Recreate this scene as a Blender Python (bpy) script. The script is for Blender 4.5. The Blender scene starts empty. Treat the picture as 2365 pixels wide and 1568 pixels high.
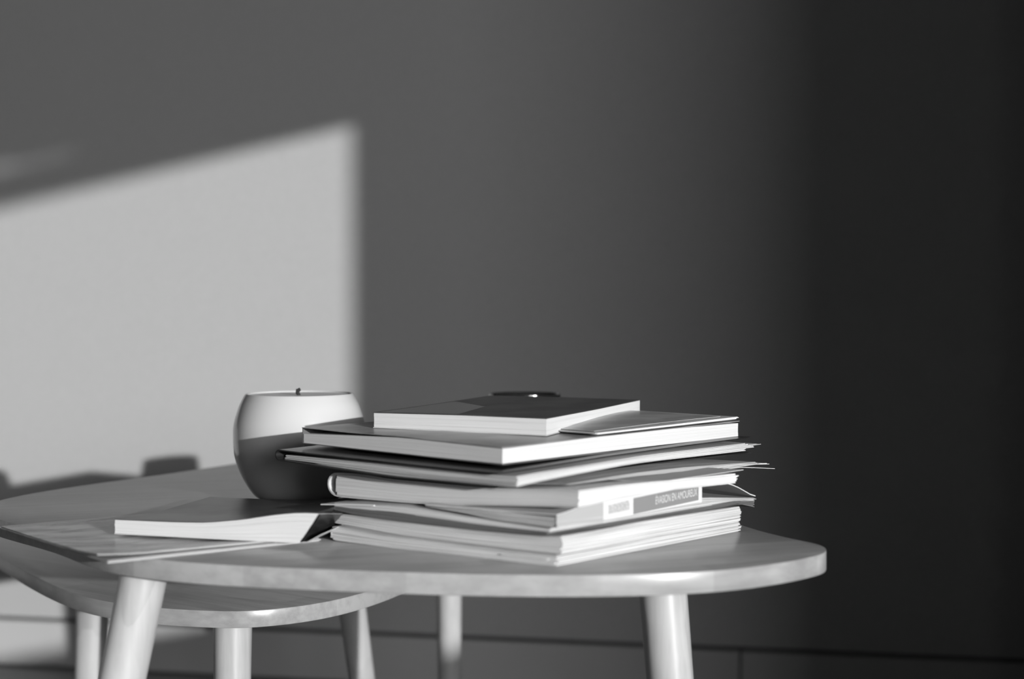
import bpy, math, random
import numpy as np
from mathutils import Vector, Matrix

random.seed(4)
C = bpy.context.scene.collection
sc = bpy.context.scene
FLOOR_TO_CAM = 0.627          # camera height above the floor (m)
TABLE_TOP = 0.459             # upper tabletop height

# ------------------------------------------------------------------ camera
cam_d = bpy.data.cameras.new('camera')
cam = bpy.data.objects.new('camera', cam_d)
C.objects.link(cam)
cam.location = (0, 0, FLOOR_TO_CAM)
cam.rotation_euler = (math.radians(90 - 1.029), 0, 0)
cam_d.sensor_width = 36.0
cam_d.lens = 50.0
cam_d.clip_start = 0.02
cam_d.dof.use_dof = True
cam_d.dof.focus_distance = 1.17
cam_d.dof.aperture_fstop = 4.0
sc.camera = cam

# ------------------------------------------------------------------ world, sun, exposure
SUN_T, SUN_E = 0.62, 0.172
sun_dir = Vector((-SUN_T, 1.0, -SUN_E)).normalized()     # direction the light travels
w = bpy.data.worlds.new('sky')
sc.world = w
w.use_nodes = True
bg = w.node_tree.nodes['Background']
bg.inputs[0].default_value = (1, 1, 1, 1)
bg.inputs[1].default_value = 15.0
sd = bpy.data.lights.new('sun', 'SUN')
sd.energy = 3.9
sd.angle = 0.0093
so = bpy.data.objects.new('sun', sd)
C.objects.link(so)
so.rotation_euler = sun_dir.to_track_quat('-Z', 'Y').to_euler()
so.location = (3, -5, 3)

sc.view_settings.view_transform = 'Standard'
sc.view_settings.look = 'None'
sc.view_settings.exposure = 0.0
sc.view_settings.gamma = 1.0
sc.view_settings.use_curve_mapping = False
sc.cycles.max_bounces = 8
sc.cycles.diffuse_bounces = 5
sc.cycles.caustics_reflective = False
sc.cycles.caustics_refractive = False

# ------------------------------------------------------------------ helpers
def mesh_obj(name, verts, faces, mat=None, parent=None, smooth=True, uvs=None, angle=35):
    me = bpy.data.meshes.new(name)
    me.from_pydata([tuple(float(c) for c in v) for v in verts], [], faces)
    me.update()
    if uvs is not None:
        ul = me.uv_layers.new(name='UVMap')
        for li, lp in enumerate(me.loops):
            ul.data[li].uv = uvs[lp.vertex_index]
    o = bpy.data.objects.new(name, me)
    C.objects.link(o)
    if mat: me.materials.append(mat)
    if smooth:
        me.polygons.foreach_set('use_smooth', [True] * len(me.polygons))
        me.set_sharp_from_angle(angle=math.radians(angle))
    if parent:
        o.parent = parent
        o.matrix_parent_inverse = Matrix.Translation(-parent.location)
    return o

def thing(name, label, cat, loc, group=None):
    o = bpy.data.objects.new(name, None)
    o.empty_display_size = 0.05
    C.objects.link(o)
    o.location = loc
    o['label'] = label; o['category'] = cat
    if group: o['group'] = group
    return o

def tag(o, label, cat, group=None):
    o['label'] = label; o['category'] = cat
    if group: o['group'] = group
    return o

def grey(v): return (v, v, v, 1)

def mat(name, v=0.5, rough=0.5, spec=0.5, coat=0.0, coat_rough=0.1):
    m = bpy.data.materials.new(name)
    m.use_nodes = True
    b = m.node_tree.nodes['Principled BSDF']
    b.inputs['Base Color'].default_value = grey(v)
    b.inputs['Roughness'].default_value = rough
    b.inputs['Specular IOR Level'].default_value = spec
    b.inputs['Coat Weight'].default_value = coat
    b.inputs['Coat Roughness'].default_value = coat_rough
    return m

def noise_mat(name, lo, hi, scale=(1, 1, 1), nscale=5.0, detail=4, rough=0.5, spec=0.4, coord='Object',
              bump=0.0, bump_scale=None, ramp=(0.3, 0.7), bump_dist=0.001, coat=0.0):
    m = mat(name, (lo + hi) / 2, rough, spec, coat)
    nt = m.node_tree; N = nt.nodes; L = nt.links
    b = N['Principled BSDF']
    tc = N.new('ShaderNodeTexCoord'); mp = N.new('ShaderNodeMapping')
    mp.inputs['Scale'].default_value = scale
    L.new(tc.outputs[coord], mp.inputs['Vector'])
    n = N.new('ShaderNodeTexNoise'); n.inputs['Scale'].default_value = nscale
    n.inputs['Detail'].default_value = detail
    L.new(mp.outputs['Vector'], n.inputs['Vector'])
    r = N.new('ShaderNodeValToRGB')
    r.color_ramp.elements[0].position = ramp[0]; r.color_ramp.elements[0].color = grey(lo)
    r.color_ramp.elements[1].position = ramp[1]; r.color_ramp.elements[1].color = grey(hi)
    L.new(n.outputs['Fac'], r.inputs['Fac'])
    L.new(r.outputs['Color'], b.inputs['Base Color'])
    if bump:
        bp = N.new('ShaderNodeBump'); bp.inputs['Strength'].default_value = bump
        bp.inputs['Distance'].default_value = bump_dist
        if bump_scale:
            n2 = N.new('ShaderNodeTexNoise'); n2.inputs['Scale'].default_value = bump_scale
            n2.inputs['Detail'].default_value = 3
            L.new(tc.outputs[coord], n2.inputs['Vector'])
            L.new(n2.outputs['Fac'], bp.inputs['Height'])
        else:
            L.new(n.outputs['Fac'], bp.inputs['Height'])
        L.new(bp.outputs['Normal'], b.inputs['Normal'])
    return m

M = {}
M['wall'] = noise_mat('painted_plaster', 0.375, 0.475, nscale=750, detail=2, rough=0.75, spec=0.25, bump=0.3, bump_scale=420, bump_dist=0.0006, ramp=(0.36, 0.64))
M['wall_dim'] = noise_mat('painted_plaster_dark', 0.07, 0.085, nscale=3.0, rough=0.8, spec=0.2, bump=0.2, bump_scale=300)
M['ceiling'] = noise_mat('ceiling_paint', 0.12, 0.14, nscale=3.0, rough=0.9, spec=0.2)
M['board'] = noise_mat('baseboard_paint', 0.45, 0.49, nscale=4.0, rough=0.55, spec=0.4, bump=0.1, bump_scale=120)
M['floor'] = noise_mat('floor_wood', 0.20, 0.30, scale=(1.2, 14, 14), nscale=4.0, detail=6, rough=0.5)
M['frame'] = mat('window_frame_paint', 0.6, 0.4)

def wood(name, lo, hi, rot, ends=False):
    """pale birch: long streaks along one direction, broad glued staves, few small flecks"""
    m = mat(name, (lo + hi) / 2, 0.29, 0.45)
    nt = m.node_tree; N = nt.nodes; L = nt.links; b = N['Principled BSDF']
    tc = N.new('ShaderNodeTexCoord'); mp = N.new('ShaderNodeMapping')
    mp.inputs['Rotation'].default_value = rot
    L.new(tc.outputs['Object'], mp.inputs['Vector'])
    st = N.new('ShaderNodeMapping'); st.inputs['Scale'].default_value = (3, 60, 60)
    L.new(mp.outputs['Vector'], st.inputs['Vector'])
    n1 = N.new('ShaderNodeTexNoise'); n1.inputs['Scale'].default_value = 2.0; n1.inputs['Detail'].default_value = 7
    n1.inputs['Roughness'].default_value = 0.6
    L.new(st.outputs['Vector'], n1.inputs['Vector'])
    st2 = N.new('ShaderNodeMapping'); st2.inputs['Scale'].default_value = (4.0, 16.0, 0.001)
    L.new(mp.outputs['Vector'], st2.inputs['Vector'])
    br = N.new('ShaderNodeTexVoronoi'); br.inputs['Scale'].default_value = 1.0; br.distance = 'CHEBYCHEV'
    L.new(st2.outputs['Vector'], br.inputs['Vector'])
    sep = N.new('ShaderNodeSeparateColor'); L.new(br.outputs['Color'], sep.inputs['Color'])
    n3 = N.new('ShaderNodeTexNoise'); n3.inputs['Scale'].default_value = 28; n3.inputs['Detail'].default_value = 3
    L.new(mp.outputs['Vector'], n3.inputs['Vector'])
    add = N.new('ShaderNodeMath'); add.operation = 'MULTIPLY_ADD'
    L.new(sep.outputs['Red'], add.inputs[0]); add.inputs[1].default_value = 0.30; L.new(n1.outputs['Fac'], add.inputs[2])
    add2 = N.new('ShaderNodeMath'); add2.operation = 'MULTIPLY_ADD'
    L.new(n3.outputs['Fac'], add2.inputs[0]); add2.inputs[1].default_value = 0.35; L.new(add.outputs[0], add2.inputs[2])
    r = N.new('ShaderNodeValToRGB')
    r.color_ramp.elements[0].position = 0.5; r.color_ramp.elements[0].color = grey(lo)
    r.color_ramp.elements[1].position = 1.0; r.color_ramp.elements[1].color = grey(hi)
    L.new(add2.outputs[0], r.inputs['Fac'])
    L.new(r.outputs['Color'], b.inputs['Base Color'])
    bp = N.new('ShaderNodeBump'); bp.inputs['Strength'].default_value = 0.12; bp.inputs['Distance'].default_value = 0.0006
    L.new(n1.outputs['Fac'], bp.inputs['Height']); L.new(bp.outputs['Normal'], b.inputs['Normal'])
    return m
M['wood_top'] = wood('pale_wood_top', 0.25, 0.39, (0, 0, math.radians(-20)))
M['wood_leg'] = wood('pale_wood_leg', 0.34, 0.48, (0, math.radians(90), 0))
M['wood_low'] = wood('pale_wood_lower_top', 0.25, 0.39, (0, 0, math.radians(35)))

def pages_mat(name, lo, hi, lines=70, rough=0.75):
    """page edges: streaks that follow the leaves (UV v runs through the thickness)"""
    m = noise_mat(name, lo, hi, scale=(1.5, lines, 1), nscale=1.0, detail=5, rough=rough, spec=0.2, coord='UV',
                  bump=0.3, ramp=(0.38, 0.62), bump_dist=0.0003)
    return m
M['pages_white'] = pages_mat('page_edges_white', 0.58, 0.68, 40)
M['pages_light'] = pages_mat('page_edges_light', 0.36, 0.74, 34)
M['pages_bright'] = pages_mat('page_edges_bright', 0.66, 0.77, 30)
M['pages_mixed'] = pages_mat('page_edges_mixed', 0.26, 0.64, 26)
M['pages_dark'] = pages_mat('page_edges_dark', 0.07, 0.16, 24)
M['pages_grey'] = pages_mat('page_edges_grey', 0.28, 0.50, 24)

def cover_mat(name, lo, hi, scale=(1, 1, 1), nscale=6, rough=0.32, ramp=(0.4, 0.6), spec=0.45):
    return noise_mat(name, lo, hi, scale=scale, nscale=nscale, detail=2, rough=rough, spec=spec, coord='UV', ramp=ramp)
M['cov_black'] = cover_mat('cover_black', 0.015, 0.03)
M['cov_dark'] = cover_mat('cover_dark', 0.05, 0.09, nscale=4)
M['cov_charcoal'] = cover_mat('cover_charcoal', 0.10, 0.16, nscale=5)
M['cov_grey'] = cover_mat('cover_grey', 0.22, 0.36, nscale=5)
M['cov_light'] = cover_mat('cover_light', 0.40, 0.54, nscale=4)
M['cov_white'] = cover_mat('cover_white', 0.58, 0.66, nscale=4)
M['cov_print'] = cover_mat('cover_printed', 0.12, 0.50, scale=(5.0, 1.0, 1), nscale=2.2, ramp=(0.40, 0.60), rough=.26)
M['paper'] = mat('white_paper', 0.62, 0.7, 0.3)
M['flap'] = mat('satin_grey_card', 0.40, 0.45)
M['label_grey'] = mat('label_grey_print', 0.22, 0.5)
M['label_pale'] = noise_mat('label_pale_print', 0.30, 0.55, scale=(1, 1, 1), nscale=900, rough=0.5, ramp=(0.35, 0.65))
M['ink_white'] = mat('white_lettering', 0.66, 0.5)
M['ceramic'] = mat('white_glazed_ceramic', 0.58, 0.22, 0.5, coat=0.6, coat_rough=0.06)
M['wax'] = noise_mat('candle_wax', 0.86, 0.92, nscale=60, rough=0.45, spec=0.4, bump=0.2, bump_scale=90)
M['wick'] = mat('burnt_wick', 0.02, 0.9)
M['soot'] = noise_mat('sooty_wax_pool', 0.06, 0.55, nscale=220, rough=0.4, ramp=(0.35, 0.6))
M['black_glaze'] = mat('black_glazed_ceramic', 0.012, 0.10, 0.6, coat=0.5, coat_rough=0.05)

# ------------------------------------------------------------------ room
U = np.array([0.98320, -0.18254]); Nn = np.array([0.18254, 0.98320]); O = np.array([-0.02349, 2.36504])
def rp(a, b): return O + a * U + b * Nn        # a along the back wall, b away from the room

def prism(name, poly, z0, z1, m, parent=None, kind=None, z_off=None):
    """vertical prism over a plan polygon (counter-clockwise); z_off optionally lifts each plan vertex"""
    n = len(poly)
    off = z_off or [0] * n
    vs = [(p[0], p[1], z0 + off[i]) for i, p in enumerate(poly)] + [(p[0], p[1], z1 + off[i]) for i, p in enumerate(poly)]
    fs = [tuple(range(n - 1, -1, -1)), tuple(range(n, 2 * n))] + [(i, (i + 1) % n, n + (i + 1) % n, n + i) for i in range(n)]
    o = mesh_obj(name, vs, fs, m, parent, smooth=False)
    if kind: o['kind'] = kind
    return o

CEIL = 2.6
BASE_Z = 0.0815                       # top of the baseboard
back = prism('wall_back', [rp(-3.3, 0), rp(3.6, 0), rp(3.6, 0.12), rp(-3.3, 0.12)], BASE_Z + 0.007, CEIL, M['wall'], kind='structure')
# baseboard: two lengths with a butt joint and a shadow gap under the plaster
bb = prism('baseboard_back', [rp(-3.3, 0.012), rp(3.6, 0.012), rp(3.6, 0.12), rp(-3.3, 0.12)], 0.0, BASE_Z + 0.007, M['wall_dim'], kind='structure')
SEAM = 0.400
prism('board', [rp(-2.6, -0.004), rp(SEAM - 0.0018, -0.004), rp(SEAM - 0.0018, 0.012), rp(-2.6, 0.012)], 0.004, BASE_Z, M['board'], bb)
prism('board', [rp(SEAM + 0.0018, -0.004), rp(0.96, -0.004), rp(0.96, 0.012), rp(SEAM + 0.0018, 0.012)], 0.004, BASE_Z, M['board'], bb)
prism('floor', [rp(-3.4, 0.2), rp(-3.4, -8.6), rp(3.8, -8.6), rp(3.8, 0.2)], -0.1, 0.0, M['floor'], kind='structure')
prism('ceiling', [rp(-3.4, 0.2), rp(-3.4, -8.6), rp(3.8, -8.6), rp(3.8, 0.2)], CEIL, CEIL + 0.1, M['ceiling'], kind='structure')
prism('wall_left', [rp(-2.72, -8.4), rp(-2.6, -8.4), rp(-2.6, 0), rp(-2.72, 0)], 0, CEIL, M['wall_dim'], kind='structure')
FW = (1.80, 2.20, 1.10, 1.50)          # added opening behind the camera, soft fill light for the back wall
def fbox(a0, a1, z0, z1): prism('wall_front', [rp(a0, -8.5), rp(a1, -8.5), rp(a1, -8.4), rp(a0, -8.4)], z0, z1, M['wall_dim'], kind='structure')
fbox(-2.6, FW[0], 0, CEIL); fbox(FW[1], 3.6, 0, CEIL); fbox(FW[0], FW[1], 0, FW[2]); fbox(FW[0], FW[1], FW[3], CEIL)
# unseen wall added to shade the right end of the back wall
prism('added_shade_wall', [rp(0.96, -1.20), rp(1.08, -1.20), rp(1.08, 0), rp(0.96, 0)], 0, CEIL, M['wall_dim'], kind='structure')

# window wall on the right, with the opening the low sun comes through
J = np.array([2.0, -1.254]); Wd = np.array([-0.2542, -0.9672]); Wo = np.array([0.9672, -0.2542])   # along, outward
TH = 0.10
def wp(d, o): return J + d * Wd + o * Wo
def wbox(name, d0, d1, z0, z1, m=None, kind='structure', out=TH, shear=0.0, parent=None, inn=0.0):
    poly = [wp(d0, inn), wp(d1, inn), wp(d1, out), wp(d0, out)]
    # make counter-clockwise
    ar = sum(poly[i][0] * poly[(i + 1) % 4][1] - poly[(i + 1) % 4][0] * poly[i][1] for i in range(4))
    offs = [0, 0, shear, shear]
    if ar < 0: poly = poly[::-1]; offs = offs[::-1]
    return prism(name, poly, z0, z1, m or M['wall_dim'], parent=parent, kind=kind, z_off=offs)
SILL, HEAD, WIN = 0.772, 1.574, 4.6
sh = 0.02
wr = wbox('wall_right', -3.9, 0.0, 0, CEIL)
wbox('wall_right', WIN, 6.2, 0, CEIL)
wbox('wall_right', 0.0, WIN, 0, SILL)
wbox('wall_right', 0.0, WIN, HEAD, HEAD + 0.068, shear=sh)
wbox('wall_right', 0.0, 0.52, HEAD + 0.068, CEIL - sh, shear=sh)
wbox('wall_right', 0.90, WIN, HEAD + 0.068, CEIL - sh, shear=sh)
wbox('wall_right', 0.52, 0.63, HEAD + 0.0705, CEIL - sh, shear=sh)  # raised underside leaves an added slit for the faint glow on the wall
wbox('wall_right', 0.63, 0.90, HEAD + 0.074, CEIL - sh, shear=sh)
wf = wbox('window_1', 0.0, WIN, SILL - 0.02, SILL, M['frame'], out=TH + 0.05, inn=0.0)
# portal that guides the sky light through the opening
pl = bpy.data.lights.new('sky_portal', 'AREA')
pl.shape = 'RECTANGLE'; pl.size = WIN; pl.size_y = HEAD - SILL
pl.cycles.is_portal = True
po = bpy.data.objects.new('sky_portal', pl); C.objects.link(po)
pc = wp(WIN / 2, TH + 0.02)
po.location = (pc[0], pc[1], (SILL + HEAD) / 2)
po.rotation_euler = Matrix(((-Wd[0], 0, Wo[0]), (-Wd[1], 0, Wo[1]), (0, 1, 0))).to_euler()

pl2 = bpy.data.lights.new('sky_portal', 'AREA')  # portal of the added fill opening behind the camera
pl2.shape = 'RECTANGLE'; pl2.size = FW[1] - FW[0]; pl2.size_y = FW[3] - FW[2]
pl2.cycles.is_portal = True
po2 = bpy.data.objects.new('sky_portal', pl2); C.objects.link(po2)
pc2 = rp((FW[0] + FW[1]) / 2, -8.52)
po2.location = (pc2[0], pc2[1], (FW[2] + FW[3]) / 2)
po2.rotation_euler = Matrix(((-U[0], 0, -Nn[0]), (-U[1], 0, -Nn[1]), (0, 1, 0))).to_euler()

# ------------------------------------------------------------------ tables
def catmull(pts, per=6):
    pts = [np.array(p, float) for p in pts]; n = len(pts); out = []
    for i in range(n):
        p0, p1, p2, p3 = pts[i - 1], pts[i], pts[(i + 1) % n], pts[(i + 2) % n]
        for k in range(per):
            t = k / per
            out.append(0.5 * ((2 * p1) + (-p0 + p2) * t + (2 * p0 - 5 * p1 + 4 * p2 - p3) * t * t + (-p0 + 3 * p1 - 3 * p2 + p3) * t ** 3))
    return out

def smooth_loop(P, it):
    P = [np.array(p) for p in P]
    for _ in range(it):
        P = [0.25 * P[i - 1] + 0.5 * P[i] + 0.25 * P[(i + 1) % len(P)] for i in range(len(P))]
    return P

def slab_top(name, pts, z_top, th, m, parent):
    loop = smooth_loop(catmull(pts, 6), 10)
    ar = sum(loop[i][0] * loop[(i + 1) % len(loop)][1] - loop[(i + 1) % len(loop)][0] * loop[i][1] for i in range(len(loop)))
    if ar < 0: loop = loop[::-1]
    n = len(loop); c = sum(loop) / n
    nor = []
    for i in range(n):
        t = loop[(i + 1) % n] - loop[i - 1]; t /= np.linalg.norm(t); nor.append(np.array([t[1], -t[0]]))
    e = 0.0008
    prof = [(-e, 0), (-0.3 * e, -0.3 * e), (0, -e), (0, -th + e), (-0.3 * e, -th + 0.3 * e), (-e, -th)]
    vs = []
    for (o, z) in prof:
        for i in range(n):
            p = loop[i] + nor[i] * o; vs.append((p[0], p[1], z_top + z))
    fs = []
    for r in range(len(prof) - 1):
        for i in range(n):
            j = (i + 1) % n
            fs.append((r * n + j, r * n + i, (r + 1) * n + i, (r + 1) * n + j))
    fs.append(tuple(range(n))); fs.append(tuple(range((len(prof) - 1) * n + n - 1, (len(prof) - 1) * n - 1, -1)))
    return mesh_obj(name, vs, fs, m, parent, angle=40)

def leg(parent, top, bot, r0, r1, m):
    t, b = Vector(top), Vector(bot); ax = (b - t).normalized()
    x = ax.orthogonal().normalized(); y = ax.cross(x)
    n = 32; vs = []; fs = []
    rows = [(0, r0), (0.25, r0 * 0.92), (0.5, r0 * 0.87), (0.75, r0 * 0.42 + r1 * 0.58), (0.985, r1), (1.0, r1 * 0.92)]
    for s, r in rows:
        c = t.lerp(b, s)
        for k in range(n):
            a = 2 * math.pi * k / n
            p = c + x * math.cos(a) * r + y * math.sin(a) * r
            if s == 0: p.z = t.z        # cut level under the top
            if s == 1.0: p.z = b.z
            vs.append(tuple(p))
    for i in range(len(rows) - 1):
        for k in range(n):
            k2 = (k + 1) % n
            fs.append((i * n + k, i * n + k2, (i + 1) * n + k2, (i + 1) * n + k))
    fs.append(tuple(range(n - 1, -1, -1))); fs.append(tuple(range((len(rows) - 1) * n, len(rows) * n)))
    # local object frame so the grain runs along the leg
    return mesh_obj('leg', vs, fs, m, parent)

UP = [(.2259, 1.022), (.221, .999), (.207, .981), (.186, .961), (.15, .936), (.116, .923), (.083, .916), (.03, .9125), (-.03, .9165), (-.075, .924),
      (-.118, .932), (-.186, .948), (-.217, .959), (-.245, .972), (-.278, .993), (-.312, 1.031), (-.346, 1.079), (-.388, 1.125), (-.432, 1.175), (-.466, 1.235),
      (-.455, 1.32), (-.416, 1.40), (-.374, 1.47), (-.31, 1.595), (-.265, 1.69), (-.215, 1.77), (-.15, 1.81), (-.085, 1.80),
      (-.015, 1.745), (.055, 1.63), (.105, 1.48), (.148, 1.30), (.180, 1.135), (.205, 1.07), (.222, 1.041)]
T_TH = 0.0145
t1 = thing('coffee_table', 'taller pale wooden nesting table carrying the paper stack and white bowl candle', 'table', (-0.08, 1.3, 0))
slab_top('tabletop', UP, TABLE_TOP, T_TH, M['wood_top'], t1)
zt = TABLE_TOP - T_TH
leg(t1, (-.2620, 1.012, zt), (-.345, .965, 0), .0175, .0125, M['wood_leg'])
leg(t1, (.1120, 1.077, zt), (.147, 1.04, 0), .0191, .0125, M['wood_leg'])
leg(t1, (-.0765, 1.715, zt), (-.078, 1.78, 0), .0168, .0125, M['wood_leg'])

LOW = [(-.5, 1.386), (-.435, 1.285), (-.37, 1.197), (-.326, 1.161), (-.282, 1.139), (-.233, 1.128), (-.205, 1.130), (-.17, 1.148), (-.138, 1.182),
       (-.105, 1.245), (-.078, 1.33), (-.055, 1.42), (-.048, 1.51), (-.08, 1.585), (-.16, 1.63), (-.3, 1.655), (-.45, 1.655), (-.535, 1.62), (-.565, 1.54), (-.545, 1.46)]
LOW = [(x * 1.05, y * 1.05) for x, y in LOW]
LOW_Z = FLOOR_TO_CAM - 0.2483
t2 = thing('coffee_table', 'lower pale wooden nesting table tucked under the taller one at its left', 'table', (-0.3, 1.4, 0))
slab_top('tabletop', LOW, LOW_Z, T_TH, M['wood_low'], t2)
zl = LOW_Z - T_TH
leg(t2, (-.2473, 1.255, zl), (-.245, 1.225, 0), .0172, .0122, M['wood_leg'])
leg(t2, (-.4590, 1.560, zl), (-.476, 1.565, 0), .0186, .0122, M['wood_leg'])
leg(t2, (-.1859, 1.575, zl), (-.142, 1.605, 0), .0164, .0122, M['wood_leg'])

# ------------------------------------------------------------------ paper things
def lerp_poly(pts):
    xs = np.array([p[0] for p in pts], float); ys = np.array([p[1] for p in pts], float)
    o = np.argsort(xs); xs, ys = xs[o], ys[o]
    fine = np.linspace(-0.3, 1.3, 161); fy = np.interp(fine, xs, ys)
    k = np.ones(9) / 9; pad = np.pad(fy, 4, mode='edge'); fy = np.convolve(pad, k, 'valid')
    return lambda t: np.interp(t, fine, fy)

class Leafy:
    """a stack of leaves over a four-cornered footprint F (near corner), L (left), R (right);
    the height of its underside and upper side is given along the two visible edges"""
    def __init__(s, F, L, R, lb, lt, rb, rt, z0=TABLE_TOP):
        s.F = np.array(F, float); s.eL = np.array(L, float) - s.F; s.eR = np.array(R, float) - s.F
        s.W = np.linalg.norm(s.eL); s.V = np.linalg.norm(s.eR)
        s.lb, s.rb = lerp_poly(lb), lerp_poly(rb)
        s.z0 = z0
        lt_, rt_ = lerp_poly(lt), lerp_poly(rt)
        s.tl = lambda u: np.maximum(lt_(u) - s.lb(u), 0.0003); s.tr = lambda v: np.maximum(rt_(v) - s.rb(v), 0.0003)
        s.tF = max(0.5 * (float(s.tl(0.0)) + float(s.tr(0.0))), 0.0004)
    def zb(s, u, v): return float(s.lb(u) + s.rb(v) - 0.5 * (s.lb(0.0) + s.rb(0.0)))
    def th(s, u, v): return float(s.tl(u) * s.tr(v) / s.tF)
    def p(s, u, v, k):
        q = s.F + s.eL * u + s.eR * v
        return (q[0], q[1], s.z0 + s.zb(u, v) + k * s.th(u, v))
    def centre(s):
        q = s.F + s.eL * .5 + s.eR * .5
        return (q[0], q[1], s.z0 + s.zb(.5, .5))

def pages(lf, parent, m, K=10, jit=0.0008, r=0.0, gap=0.0, nu=12, nv=12, name='pages', shear=0.0, vs_r=(0.0, 1.0), fan=None, seed=1, k0=0.0, k1=1.0, umin=0.0, gapf=0.03):
    """signatures of leaves, each a hair shorter or longer than the next, following the spine curve at u = 1"""
    rnd = random.Random(seed)
    vs, fs, uv = [], [], []
    u0 = 1 - (r + gap) / lf.W
    cuts = [0.0] + sorted((k + rnd.uniform(-.32, .32)) / K for k in range(1, K)) + [1.0]
    for k in range(K):
        h_ = (cuts[k + 1] - cuts[k]) * gapf
        a, b = k0 + (k1 - k0) * (cuts[k] + h_), k0 + (k1 - k0) * (cuts[k + 1] - h_)
        s_ = (a + b) / 2
        ue = u0 + (r * math.sqrt(max(0, 1 - (2 * s_ - 1) ** 2))) / lf.W if r else 1 - 0.0006 / lf.W
        us_ = umin + rnd.uniform(-jit, jit) / lf.W
        va = vs_r[0] + rnd.uniform(-jit, jit) / lf.V; vb = vs_r[1] + rnd.uniform(-jit, jit) / lf.V
        if fan: vb += fan(s_, rnd)
        base = len(vs)
        for kk in (a, b):
            us = us_ - shear * kk
            for i in range(nu + 1):
                for j in range(nv + 1):
                    u = us + (ue - us) * i / nu; v = va + (vb - va) * j / nv
                    vs.append(lf.p(u, v, kk)); uv.append((u + v, kk + 3.1 * 0))
        n1 = nv + 1; tot = (nu + 1) * n1
        A = lambda i, j: base + i * n1 + j
        B = lambda i, j: base + tot + i * n1 + j
        # plan orientation: eL x eR is negative z, so (i, j) order below faces up for the upper side
        for i in range(nu):
            for j in range(nv):
                fs.append((B(i, j), B(i, j + 1), B(i + 1, j + 1), B(i + 1, j)))
                fs.append((A(i, j), A(i + 1, j), A(i + 1, j + 1), A(i, j + 1)))
        for i in range(nu):
            fs.append((A(i, 0), B(i, 0), B(i + 1, 0), A(i + 1, 0)))
            fs.append((A(i + 1, nv), B(i + 1, nv), B(i, nv), A(i, nv)))
        for j in range(nv):
            fs.append((A(0, j + 1), B(0, j + 1), B(0, j), A(0, j)))
            fs.append((A(nu, j), B(nu, j), B(nu, j + 1), A(nu, j + 1)))
    fs = [f[::-1] for f in fs]
    return mesh_obj(name, vs, fs, m, parent, uvs=uv, angle=40)

def sheet(lf, parent, m, name, u_r, v_r, zf, t=0.0003, nu=8, nv=16, uvscale=1.0):
    """one thin sheet; zf(u, v) is its height above the table"""
    vs, fs, uv = [], [], []
    for side in (0, 1):
        for i in range(nu + 1):
            for j in range(nv + 1):
                u = u_r[0] + (u_r[1] - u_r[0]) * i / nu; v = v_r[0] + (v_r[1] - v_r[0]) * j / nv
                q = lf.F + lf.eL * u + lf.eR * v
                vs.append((q[0], q[1], lf.z0 + zf(u, v) + side * t)); uv.append((u * uvscale, v * uvscale))
    n1 = nv + 1; tot = (nu + 1) * n1
    A = lambda i, j: i * n1 + j
    B = lambda i, j: tot + i * n1 + j
    for i in range(nu):
        for j in range(nv):
            fs.append((B(i, j), B(i + 1, j), B(i + 1, j + 1), B(i, j + 1)))
            fs.append((A(i, j), A(i, j + 1), A(i + 1, j + 1), A(i + 1, j)))
    for i in range(nu):
        fs.append((A(i, 0), A(i + 1, 0), B(i + 1, 0), B(i, 0))); fs.append((A(i, nv), B(i, nv), B(i + 1, nv), A(i + 1, nv)))
    for j in range(nv):
        fs.append((A(0, j), B(0, j), B(0, j + 1), A(0, j + 1))); fs.append((A(nu, j), A(nu, j + 1), B(nu, j + 1), B(nu, j)))
    fs = [f[::-1] for f in fs]
    return mesh_obj(name, vs, fs, m, parent, uvs=uv, angle=50)

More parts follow.
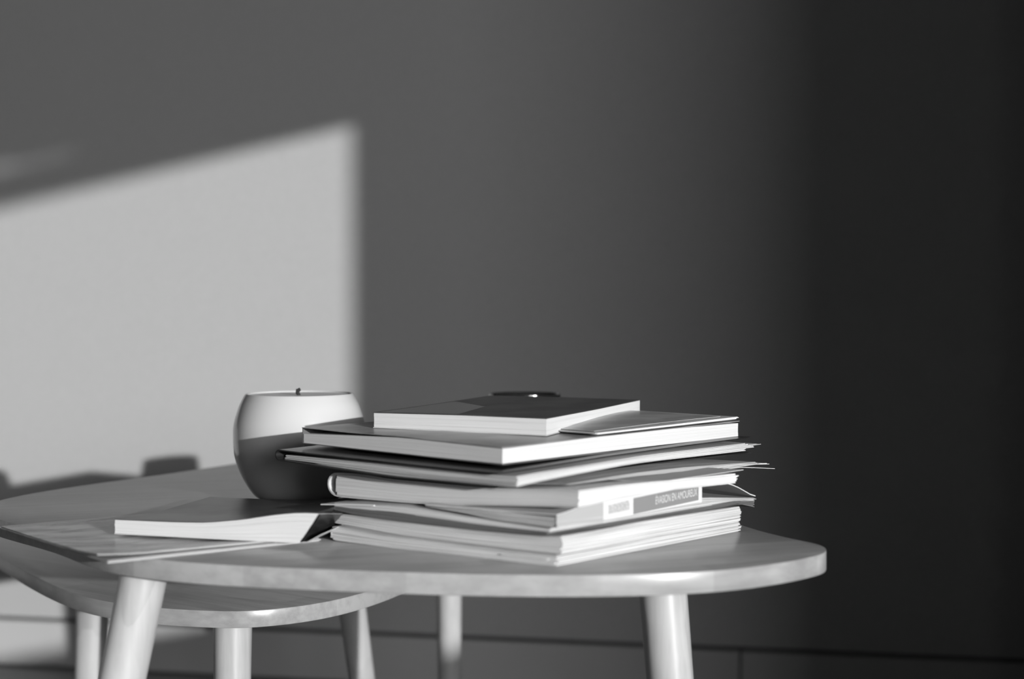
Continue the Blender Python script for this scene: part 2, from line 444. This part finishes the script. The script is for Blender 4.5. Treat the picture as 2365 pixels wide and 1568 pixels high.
def wrap_cover(lf, parent, m, r=0.0, over=0.0012, c=0.0005, nu=14, nv=14, name='cover', lift=None, v_r=(0.0, 1.0), u_top=0.0, u_bot=0.0, k_off=0.0001):
    """front cover, spine and back cover as one wrapped sheet"""
    ov_u, ov_v = over / lf.W, over / lf.V
    rr = max(r, 0.0008); u1 = 1 - rr / lf.W
    path = []
    for i in range(nu + 1): path.append(('t', u_top - ov_u + (u1 - u_top + ov_u) * i / nu))
    na = 10
    for i in range(1, na): path.append(('a', math.pi * i / na))
    for i in range(nu + 1): path.append(('b', u1 - (u1 - u_bot + ov_u) * i / nu))
    vs, fs, uv = [], [], []
    nvv = nv + 1
    for layer in (0, 1):
        for pi, (kind, val) in enumerate(path):
            for j in range(nvv):
                v = v_r[0] - ov_v + (v_r[1] - v_r[0] + 2 * ov_v) * j / nv
                o = k_off + layer * c
                if kind == 't':
                    x, y, z = lf.p(val, v, 1.0); z += o
                    if lift: z += lift(val, v)
                elif kind == 'b':
                    x, y, z = lf.p(val, v, 0.0); z -= o
                else:
                    th = lf.th(u1, v); mid = lf.p(u1, v, 0.5)
                    rad = (rr + o) * math.sin(val); q = lf.eL / lf.W * rad
                    x, y, z = mid[0] + q[0], mid[1] + q[1], mid[2] + (th / 2 + o) * math.cos(val)
                    if lift: z += lift(u1, v) * (0.5 + 0.5 * math.cos(val))
                vs.append((x, y, z)); uv.append((pi / len(path) * 2, v))
    npth = len(path); tot = npth * nvv
    A = lambda i, j: i * nvv + j
    B = lambda i, j: tot + i * nvv + j
    for i in range(npth - 1):
        for j in range(nv):
            fs.append((B(i, j), B(i + 1, j), B(i + 1, j + 1), B(i, j + 1)))
            fs.append((A(i, j), A(i, j + 1), A(i + 1, j + 1), A(i + 1, j)))
        fs.append((A(i, 0), A(i + 1, 0), B(i + 1, 0), B(i, 0))); fs.append((A(i, nv), B(i, nv), B(i + 1, nv), A(i + 1, nv)))
    for j in range(nv):
        fs.append((A(0, j), B(0, j), B(0, j + 1), A(0, j + 1)))
        fs.append((A(npth - 1, j), A(npth - 1, j + 1), B(npth - 1, j + 1), B(npth - 1, j)))
    fs = [f[::-1] for f in fs]
    return mesh_obj(name, vs, fs, m, parent, uvs=uv, angle=40)

STACK = 'magazines and books in the tall stack'

# --- lowest magazine
lf = Leafy((.0294, .943), (-.134, 1.0491), (.1759, 1.0973),
           [(0, .0006), (.7, .0006), (.95, .0012), (1, .0016)], [(0, .0070), (.14, .0068), (.48, .0072), (.74, .0082), (.92, .0105), (1, .0112)],
           [(0, .0006), (1, .0006)], [(0, .0068), (.5, .0072), (1, .0068)])
o = thing('magazine', 'pale magazine lying on the tabletop, lowest of the tall stack', 'magazine', (lf.centre()[0], lf.centre()[1], TABLE_TOP), STACK)
pages(lf, o, M['pages_light'], K=7, jit=.0012, r=.0045, seed=11)
wrap_cover(lf, o, M['cov_light'], r=.0046, over=-.0005)
sheet(lf, o, M['paper'], 'insert_card', (.03, .22), (-.006, .3), lambda u, v: .0040, t=.0006, nu=4, nv=4)

# --- second magazine
lf = Leafy((.0330, .947), (-.1347, 1.0601), (.1767, 1.0984),
           [(0, .0080), (.36, .0078), (.73, .0092), (.95, .0122), (1, .0126)], [(0, .0194), (.07, .0174), (.36, .0164), (.73, .0172), (.92, .0186), (1, .0182)],
           [(0, .0080), (.5, .0080), (1, .0080)], [(0, .0192), (.2, .0189), (.4, .0198), (.68, .0194), (1, .0186)])
o = thing('magazine', 'thick magazine with rounded spine, second from the bottom of the tall stack', 'magazine', lf.centre(), STACK)
pages(lf, o, M['pages_light'], K=10, jit=.0007, r=.0045, seed=12)
wrap_cover(lf, o, M['cov_light'], r=.0046, over=-.0006)

# --- dark thin magazine
lf = Leafy((.0235, .9585), (-.1320, 1.0600), (.1924, 1.1294),
           [(0, .0190), (.35, .0174), (.74, .0180), (.9, .0196), (1, .0222)], [(0, .0206), (.35, .0214), (.74, .0238), (.88, .0226), (1, .0238)],
           [(0, .0196), (.9, .0196), (.95, .0190), (1, .0142)], [(0, .0212), (.9, .0214), (.95, .0212), (1, .0182)])
o = thing('magazine', 'thin dark-covered magazine sagging out behind the right end of the tall stack', 'magazine', lf.centre(), STACK)
pages(lf, o, M['pages_dark'], K=4, jit=.0006, seed=13)
wrap_cover(lf, o, M['cov_charcoal'], r=.0012, over=.0004)

# --- light thin magazine with a loose sheet sticking out on the left
lf = Leafy((.0254, .955), (-.1323, 1.0615), (.1927, 1.1312),
           [(0, .0216), (.32, .0220), (.68, .0245), (.83, .0245), (1, .0243)], [(0, .0236), (.32, .0256), (.59, .0282), (.68, .0286), (.83, .0276), (1, .0260)],
           [(0, .0218), (.9, .0218), (1, .0190)], [(0, .0238), (.9, .0234), (1, .0204)])
o = thing('magazine', 'thin pale magazine with a white sheet poking out left, below the folded one', 'magazine', lf.centre(), STACK)
pages(lf, o, M['pages_light'], K=5, jit=.0010, seed=14)
wrap_cover(lf, o, M['cov_light'], r=.0012, over=.0003)
sheet(lf, o, M['paper'], 'loose_sheet', (.80, 1.07), (-.004, .10), lambda u, v: .0272 - .0125 * max(0, u - .83), t=.0009, nu=6, nv=4)

# --- gift booklet with printed spine label
lf = Leafy((.0295, .945), (-.0621, 1.0141), (.1916, 1.1188),
           [(0, .0256), (.46, .0262), (.70, .0288), (.97, .0300), (1.1, .0302)], [(0, .0326), (.33, .0326), (.6, .0338), (.97, .0309), (1.1, .0308)],
           [(0, .0256), (.207, .0240), (.68, .0262), (1, .0218)], [(0, .0326), (.12, .0318), (.2, .0300), (.68, .0305), (1, .0228)])
o = thing('gift_booklet', 'arched gift booklet with a lettered grey and white spine label, in mid stack', 'booklet', lf.centre(), STACK)
pages(lf, o, M['pages_mixed'], K=6, jit=.0010, seed=15)
arch = lerp_poly([(0, .0334), (.08, .0360), (.211, .0406), (.427, .0428), (.60, .0424), (.70, .0417), (.78, .0408), (.889, .0345), (.96, .0268), (1.0, .0232)])
def arch_z(u, v): return float(arch(v) - max(0.0, u) * (arch(v) - .0312) * 0.95)
sheet(lf, o, M['cov_white'], 'front_cover', (-.004, 1.0), (0, 1.0), arch_z, t=.0007, nu=8, nv=30)
# spine strip standing between the covers
def strip(name, v0, v1, b0, b1, c0, c1, m, off, t, n=10, parent=None, curve=None):
    """upright strip on the right-front side: bottom b0->b1, top c0->c1 (heights), off = how far it stands proud"""
    nrm = np.array([lf.eR[1], -lf.eR[0]]) / lf.V
    vs, fs, uv = [], [], []
    for i in range(n + 1):
        f_ = i / n; v = v0 + (v1 - v0) * f_
        zb_ = b0 + (b1 - b0) * f_; zc_ = c0 + (c1 - c0) * f_
        if curve: zc_ = curve(v)
        for d in (off - t, off):
            q = lf.F + lf.eR * v + nrm * d
            vs.append((q[0], q[1], lf.z0 + zb_)); vs.append((q[0], q[1], lf.z0 + zc_))
            uv += [(f_, 0), (f_, 1)]
    for i in range(n):
        a = i * 4; b = a + 4
        fs += [(a + 2, b + 2, b + 3, a + 3), (a, a + 1, b + 1, b), (a + 1, a + 3, b + 3, b + 1), (a, b, b + 2, a + 2)]
    fs += [(0, 2, 3, 1), (n * 4, n * 4 + 1, n * 4 + 3, n * 4 + 2)]
    return mesh_obj(name, vs, fs, m, parent, uvs=uv, smooth=False)
sp = strip('spine_label', .205, .695, .0238, .0268, .0405, .0418, M['paper'], .0006, .0006, parent=o, curve=lambda v: float(arch(v)) - .0002)
strip('front_flap', .0, .205, .0258, .0242, .0350, .0405, M['flap'], .0004, .0006, parent=o, curve=lambda v: float(arch(v)) - .0002)
strip('label_panel', .345, .675, .0262, .0288, .0376, .0402, M['label_grey'], .0009, .0003, n=4, parent=sp)
strip('label_panel', .228, .325, .0292, .0300, .0352, .0368, M['label_pale'], .0009, .0003, n=4, parent=sp)
fc = bpy.data.curves.new('lettering', 'FONT'); fc.body = '\u00c9VASION EN AMOUREUX'; fc.size = 0.0078; fc.align_x = 'LEFT'
fo = bpy.data.objects.new('lettering_source', fc); C.objects.link(fo)
bpy.context.view_layer.update()
tm = bpy.data.meshes.new_from_object(fo.evaluated_get(bpy.context.evaluated_depsgraph_get()))
C.objects.unlink(fo); bpy.data.objects.remove(fo)
co = np.array([v.co[:] for v in tm.vertices]); tw = co[:, 0].max() - co[:, 0].min()
want = (.666 - .452) * lf.V; sx = want / tw
nrm = np.array([lf.eR[1], -lf.eR[0]]) / lf.V; dirR = lf.eR / lf.V
for v_, c_ in zip(tm.vertices, co):
    along = (c_[0] - co[:, 0].min()) * sx; q = lf.F + lf.eR * .452 + dirR * along + nrm * .00115
    v_.co = (q[0], q[1], lf.z0 + .0308 + along * .033 + c_[1] * 1.02)
tm.materials.clear(); tm.materials.append(M['ink_white'])
to = bpy.data.objects.new('lettering', tm); C.objects.link(to); to.parent = sp
LETTER = to

# --- folded magazine with a rolled left edge
lf = Leafy((.0440, .9365), (-.1415, 1.0926), (.1686, 1.0662),
           [(0, .0416), (.09, .0402), (.3, .0366), (.52, .0326), (.64, .0312), (.8, .0302), (.92, .0294), (1, .0296)],
           [(0, .0500), (.07, .0496), (.21, .0470), (.33, .0452), (.5, .0448), (.73, .0444), (.85, .0460), (.94, .0458), (1, .0440)],
           [(0, .0416), (.24, .0440), (.55, .0445), (1, .0425)], [(0, .0500), (.24, .0500), (.55, .0486), (1, .0468)])
o = thing('magazine', 'bright magazine folded over on itself, rolled left edge, above the labelled booklet', 'magazine', lf.centre(), STACK)
pages(lf, o, M['pages_bright'], K=6, jit=.0008, r=.0050, gap=.0080, seed=16, gapf=.015, fan=lambda s, r: (0.03 if s > .6 else 0) * r.random())
wrap_cover(lf, o, M['cov_white'], r=.0095, over=-.0006, c=.0014)
sheet(lf, o, M['paper'], 'loose_sheet', (0.0, .5), (.45, 1.05), lambda u, v: .0492 + .0008 * v - .004 * u, t=.0004)

# --- slack magazine with leaves fanning out on the right
lf = Leafy((.0380, .9720), (-.1037, 1.0909), (.1954, 1.1411),
           [(0, .0508), (.3, .0470), (.7, .0470), (1, .0475)], [(0, .0516), (.3, .0490), (.7, .0490), (1, .0492)],
           [(0, .0508), (.35, .0506), (.6, .0490), (1, .0472)], [(0, .0516), (.35, .0530), (.6, .0522), (1, .0490)])
o = thing('magazine', 'limp grey magazine whose leaves fan out farthest to the right of the stack', 'magazine', lf.centre(), STACK)
pages(lf, o, M['pages_grey'], K=5, jit=.0012, seed=17, fan=lambda s, r: .01 * r.random())
for i, (vx, dz, u1_) in enumerate([(1.09, -.0022, .25), (1.07, -.0008, .3), (1.03, .0004, .35), (1.11, -.0034, .18)]):
    z_ = .0497 - .0007 * i
    sheet(lf, o, M['paper'], 'loose_sheet', (-.004 * i, u1_), (.55, vx), lambda u, v, z_=z_, dz=dz: z_ - .003 * (v - .55) + dz * max(0, v - .9) * 6 - .004 * u, t=.0004, nu=6, nv=20)

# --- black folder
lf = Leafy((-.0095, .963), (-.1843, 1.1096), (.2018, 1.1977),
           [(0, .0512), (.45, .0505), (1, .0548)], [(0, .0590), (.23, .0592), (.65, .0600), (.9, .0606), (1, .0612)],
           [(0, .0512), (.4, .0535), (.7, .0530), (1, .0515)], [(0, .0590), (.4, .0618), (.7, .0628), (1, .0632)])
o = thing('folder', 'black document folder with loose papers inside, under the thick grey-sided magazine', 'folder', lf.centre(), STACK)
wrap_cover(lf, o, M['cov_black'], r=.0036, over=.0, c=.0010, k_off=.0002)
FOLD = lf
# --- papers inside the folder
lf = Leafy((.0030, .9595), (-.1775, 1.1108), (.1915, 1.1702),
           [(0, .0524), (.1, .0518), (.26, .0514), (.5, .0516), (1, .0552)], [(0, .0586), (.05, .0580), (.16, .0582), (.5, .0586), (.7, .0590), (1, .0586)],
           [(-.02, .0488), (.08, .0510), (.42, .0545), (.54, .0548), (1, .0534)], [(0, .0592), (.08, .0600), (.42, .0614), (.54, .0622), (1, .0624)])
o = thing('magazine', 'floppy pale magazine tucked in the black folder, near corner drooping', 'magazine', lf.centre(), STACK)
pages(lf, o, M['pages_light'], K=9, jit=.0016, seed=18, k0=.05, k1=.95, fan=lambda s, r: .05 * r.random() * (s > .3))
sheet(lf, o, M['paper'], 'loose_sheet', (-.004, .25), (.5, 1.06), lambda u, v: .0576 + .002 * v, t=.0003)
sheet(lf, o, M['paper'], 'loose_sheet', (.0, .2), (.5, 1.09), lambda u, v: .0556 + .003 * v, t=.0003)

# --- thick magazine
lf = Leafy((-.0067, .985), (-.1649, 1.1225), (.1917, 1.2054),
           [(0, .0642), (.5, .0650), (1, .0664)], [(0, .0746), (.47, .0767), (.76, .0750), (1, .0734)],
           [(0, .0640), (.58, .0643), (1, .0640)], [(0, .0744), (.58, .0765), (1, .0752)])
o = thing('magazine', 'thick magazine with flat grey spine side, right under the booklet and paperback', 'magazine', lf.centre(), STACK)
pages(lf, o, M['pages_white'], K=4, jit=.0003, seed=19, gapf=.008)
def flat_spine(lf, parent, m, z1, t=.0008):
    vs, fs = [], []
    n_ = 8
    for side in (0, 1):
        for j in range(n_ + 1):
            for k in (0, 1):
                v = j / n_; q = lf.F + lf.eL * (1.0 + (.0004 + side * t) / lf.W) + lf.eR * v
                vs.append((q[0], q[1], lf.z0 + (lf.zb(1.0, v) - .0006 if k == 0 else z1)))
    m1 = 2; tot = (n_ + 1) * 2
    for j in range(n_):
        a, b, c_, d = j * 2, j * 2 + 1, j * 2 + 3, j * 2 + 2
        fs += [(a, b, c_, d), (tot + a, tot + d, tot + c_, tot + b), (a, d, tot + d, tot + a), (b, tot + b, tot + c_, c_)]
    fs += [(0, tot, tot + 1, 1), (n_ * 2, n_ * 2 + 1, tot + n_ * 2 + 1, tot + n_ * 2)]
    return mesh_obj('spine', vs, fs, m, parent, smooth=False)
flat_spine(lf, o, M['cov_charcoal'], .0778)
topc = lerp_poly([(0, .0752), (.48, .0773), (.76, .0772), (1, .0780)])
sheet(lf, o, M['cov_grey'], 'front_cover', (-.004, 1.002), (-.004, 1.004), lambda u, v: float(topc(u)) + .0016 * v, t=.0005, nu=14, nv=10)
sheet(lf, o, M['cov_charcoal'], 'back_cover', (-.004, 1.0), (-.002, 1.004), lambda u, v: .0632 + .0028 * max(0, u) * .9, t=.0006, nu=10, nv=10)
BTOP = lf

# --- thin booklet with curling cover on the thick magazine
lf = Leafy((.0630, 1.0575), (-.0150, 1.1270), (.1905, 1.1960),
           [(0, .0779), (1, .0784)], [(0, .0794), (1, .0798)], [(0, .0779), (.5, .0786), (1, .0795)], [(0, .0794), (.5, .0803), (1, .0816)])
o = thing('booklet', 'thin white booklet with curling cover, half under the top paperback on its right', 'booklet', lf.centre(), STACK)
pages(lf, o, M['pages_white'], K=3, jit=.0022, seed=20)
sheet(lf, o, M['cov_light'], 'front_cover', (0.05, .95), (.02, .90), lambda u, v: .0800 + .0022 * v + .0022 * math.sin(min(1, max(0, v)) * 3.0) * (0.25 + u), t=.0003, nu=10, nv=12)

# --- paperback on top
lf = Leafy((.0256, 1.0575), (-.1092, 1.1190), (.1146, 1.2736),
           [(0, .0778), (1, .0790)], [(0, .0898), (.5, .0904), (1, .0900)], [(0, .0778), (.5, .0795), (1, .0806)], [(0, .0898), (.46, .0897), (1, .0905)])
o = thing('paperback', 'small white-edged paperback with dark cover lying on top of the stack', 'book', lf.centre(), STACK)
pages(lf, o, M['pages_white'], K=3, jit=.0002, seed=21, gapf=.008)
sheet(lf, o, M['cov_dark'], 'front_cover', (-.002, 1.0), (-.002, 1.0), lambda u, v: lf.zb(u, v) + lf.th(u, v) + .0001, t=.0005, nu=12, nv=12)
sheet(lf, o, M['cov_white'], 'back_cover', (-.002, 1.0), (-.002, 1.0), lambda u, v: lf.zb(u, v) - .0006, t=.0005, nu=12, nv=12)
LA = lf
vsq = []
for (u, v) in [(.50, .004), (.97, .004), (.97, .62), (.62, .40)]:
    q = LA.p(u, v, 1.0); vsq.append((q[0], q[1], q[2] + .00075))
pp = mesh_obj('cover_print', vsq, [(0, 1, 2, 3)], M['cov_grey'], o, smooth=False)
pp['label'] = 'paler grey panel on the cover'

# --- magazines lying on the left part of the table
LEFT = 'magazines lying on the left of the table'
lf = Leafy((-.2720, .953), (-.4000, 1.108), (-.1420, 1.048),
           [(0, .0006), (1, .0006)], [(0, .0019), (1, .0021)], [(0, .0006), (1, .0006)], [(0, .0019), (1, .0019)])
o = thing('magazine', 'flat grey magazine overhanging the table edge at the left, lowest there', 'magazine', (lf.centre()[0], lf.centre()[1], TABLE_TOP), LEFT)
pages(lf, o, M['pages_grey'], K=3, jit=.0010, seed=31)
wrap_cover(lf, o, M['cov_light'], r=.0008, over=-.0004, c=.0003)
lf = Leafy((-.2800, .9575), (-.3950, 1.0960), (-.1660, 1.0330),
           [(0, .0052), (.15, .0036), (.5, .0028), (1, .0028)], [(0, .0058), (.15, .0044), (.5, .0037), (1, .0038)], [(0, .0052), (.2, .0033), (1, .0028)], [(0, .0058), (.2, .0041), (1, .0038)])
o = thing('magazine', 'printed magazine with curled near corner, between the flat one and dark paperback', 'magazine', lf.centre(), LEFT)
pages(lf, o, M['pages_grey'], K=2, jit=.0012, seed=32)
wrap_cover(lf, o, M['cov_print'], r=.0004, over=.0004, c=.00025)

# --- dark paperback on the left
lf = Leafy((-.1517, 1.0127), (-.2960, 1.0560), (-.1160, 1.1800),
           [(0, .0048), (.3, .0046), (1, .0050)], [(-.09, .0262), (0, .0262), (.12, .0240), (.3, .0192), (.49, .0158), (.68, .0150), (1, .0148)],
           [(0, .0048), (1, .0048)], [(0, .0262), (.15, .0225), (.4, .0165), (1, .0150)])
o = thing('paperback', 'white-edged paperback with dark cover and flared pages beside the bowl candle', 'book', lf.centre())
pages(lf, o, M['pages_white'], K=7, jit=.0005, seed=33, shear=.10, nu=18, gapf=.01)
def dk(u, v):
    z = lf.zb(u, v) + lf.th(max(u, -.10), v) * 1.0 + .0003
    return z + max(0, -.10 - u) * .055
def dark_cover():
    vs, fs, uv = [], [], []
    nu_, nv_ = 24, 14
    for side in (0, 1):
        for i in range(nu_ + 1):
            for j in range(nv_ + 1):
                v = j / nv_
                ulo = -.10 - .085 * max(0, 1 - v / .16)
                u = ulo + (1.0 - ulo) * i / nu_
                q = lf.F + lf.eL * u + lf.eR * v
                vs.append((q[0], q[1], lf.z0 + dk(u, v) + side * .0004)); uv.append((u, v))
    n1 = nv_ + 1; tot = (nu_ + 1) * n1
    for i in range(nu_):
        for j in range(nv_):
            a, b, c_, d = i * n1 + j, (i + 1) * n1 + j, (i + 1) * n1 + j + 1, i * n1 + j + 1
            fs.append((tot + a, tot + d, tot + c_, tot + b)); fs.append((a, b, c_, d))
    for i in range(nu_):
        for j in (0, nv_):
            a, b = i * n1 + j, (i + 1) * n1 + j
            fs.append((a, tot + a, tot + b, b))
    for j in range(nv_):
        for i in (0, nu_):
            a, b = i * n1 + j, i * n1 + j + 1
            fs.append((a, b, tot + b, tot + a))
    return mesh_obj('front_cover', vs, fs, M['cov_dark'], o, uvs=uv, angle=60)
dcv = dark_cover()
sheet(lf, o, M['cov_white'], 'back_cover', (-.11, 1.0), (0, .55), lambda u, v: .0042 + (.0 if u > 0 else 0.55 * u * u), t=.0005, nu=16, nv=6)
def spine_sheet():
    vs, fs, uv = [], [], []
    n_, k_ = 10, 6
    for side in (0, 1):
        for j in range(n_ + 1):
            for k in range(k_ + 1):
                v = -.002 + 1.004 * j / n_; s_ = k / k_
                q = lf.p(-.10 * s_ - .008 - side * .003, v, s_ * .985); vs.append(q); uv.append((s_, v))
    m1 = k_ + 1; tot = (n_ + 1) * m1
    for j in range(n_):
        for k in range(k_):
            a, b, c_, d = j * m1 + k, j * m1 + k + 1, (j + 1) * m1 + k + 1, (j + 1) * m1 + k
            fs.append((a, d, c_, b)); fs.append((tot + a, tot + b, tot + c_, tot + d))
    for k in range(k_):
        fs.append((k, k + 1, tot + k + 1, tot + k)); a = n_ * m1 + k; fs.append((a + 1, a, tot + a, tot + a + 1))
    return mesh_obj('spine', vs, fs, M['cov_black'], o, uvs=uv, angle=60)
spine_sheet()
dv, df = [], []
for k in range(7):
    u = .30 - .055 * k; v = .80
    for (du, dvv) in [(0, 0), (-.03, .012), (-.03, .03), (0, .018)]:
        q = lf.p(u + du, v + dvv, 1.0); dv.append((q[0], q[1], q[2] + .0010))
    df.append((4 * k, 4 * k + 1, 4 * k + 2, 4 * k + 3))
mesh_obj('cover_print', dv, df, M['cov_light'], o, smooth=False)

# ------------------------------------------------------------------ candle bowl and dark cup
def lathe(name, prof, loc, m, parent=None, n=72, angle=50):
    vs, fs = [], []
    for r, z in prof:
        for k in range(n):
            a = 2 * math.pi * k / n
            vs.append((loc[0] + r * math.cos(a), loc[1] + r * math.sin(a), loc[2] + z))
    for i in range(len(prof) - 1):
        for k in range(n):
            k2 = (k + 1) % n
            fs.append((i * n + k, i * n + k2, (i + 1) * n + k2, (i + 1) * n + k))
    if prof[0][0] > 0: fs.append(tuple(range(n - 1, -1, -1)))
    if prof[-1][0] > 0: fs.append(tuple(range((len(prof) - 1) * n, len(prof) * n)))
    return mesh_obj(name, vs, fs, m, parent, angle=angle)

def fine(pts, n=40):
    P = np.array(pts, float); d = np.r_[0, np.cumsum(np.linalg.norm(np.diff(P, axis=0), axis=1))]
    # Catmull-Rom through the measured profile
    out = []
    for i in range(len(P) - 1):
        p0 = P[max(i - 1, 0)]; p1 = P[i]; p2 = P[i + 1]; p3 = P[min(i + 2, len(P) - 1)]
        for k in range(5):
            t = k / 5
            out.append(tuple(0.5 * ((2 * p1) + (-p0 + p2) * t + (2 * p0 - 5 * p1 + 4 * p2 - p3) * t * t + (-p0 + 3 * p1 - 3 * p2 + p3) * t ** 3)))
    out.append(tuple(P[-1])); return out

BL = (-.1929, 1.290, TABLE_TOP)
outer = fine([(.0335, 0), (.0410, .0046), (.0493, .0168), (.0552, .0297), (.0587, .0427), (.0596, .0588), (.0587, .0698), (.0542, .0849), (.0492, .0950)])
inner = [(.0485, .0959), (.0475, .0959), (.0469, .0950)] + fine([(.0512, .0849), (.0553, .0698), (.0560, .0590), (.045, .03), (.02, .012), (0, .0115)])
o = thing('bowl_candle', 'white glazed bowl candle with black wick standing behind the left paperback', 'candle', BL)
lathe('bowl', outer + inner, BL, M['ceramic'], o)
wax = fine([(0, .0929), (.012, .0931), (.025, .0938), (.036, .0944), (.0474, .0946)])
lathe('wax', wax[::-1], BL, M['wax'], o)
pool = [(0, .0929), (.006, .0930), (.0125, .0933)]
lathe('burnt_rim', [(r, z + .0006) for r, z in pool][::-1], (BL[0] - .002, BL[1] - .012, BL[2]), M['soot'], o, n=32)
def tube(name, pts, r, m, parent, n=10):
    vs, fs = [], []
    P = [Vector(p) for p in pts]
    for i, p in enumerate(P):
        t = (P[min(i + 1, len(P) - 1)] - P[max(i - 1, 0)]).normalized()
        x = t.orthogonal().normalized(); y = t.cross(x); rr = r[i] if isinstance(r, (list, tuple)) else r
        for k in range(n):
            a = 2 * math.pi * k / n; vs.append(tuple(p + x * math.cos(a) * rr + y * math.sin(a) * rr))
    for i in range(len(P) - 1):
        for k in range(n):
            k2 = (k + 1) % n; fs.append((i * n + k, i * n + k2, (i + 1) * n + k2, (i + 1) * n + k))
    fs.append(tuple(range(n - 1, -1, -1))); fs.append(tuple(range((len(P) - 1) * n, len(P) * n)))
    return mesh_obj(name, vs, fs, m, parent)
bx, by, bz = BL
tube('wick', [(bx + .002, by - .004, bz + .0924), (bx + .0005, by - .004, bz + .0942), (bx - .0012, by - .004, bz + .0966), (bx - .0008, by - .004, bz + .0990), (bx + .0012, by - .004, bz + .1000)],
     [.0012, .0014, .0018, .0021, .0016], M['wick'], o)

CP = (.0135, 1.49, TABLE_TOP)
outc = fine([(.022, 0), (.030, .008), (.038, .026), (.0415, .045), (.0405, .062), (.0380, .0780)])
innc = [(.0374, .0846), (.0366, .0846), (.0358, .0836)] + fine([(.0385, .062), (.0392, .045), (.035, .026), (.02, .008), (0, .006)])
o = tag(lathe('small_bowl', outc + innc, CP, M['black_glaze']), 'small black glossy bowl whose rim just shows behind the top paperback', 'bowl')

# lettering was built in world space: seat it under its spine strip
bpy.context.view_layer.update()
LETTER.matrix_parent_inverse = LETTER.parent.matrix_world.inverted()
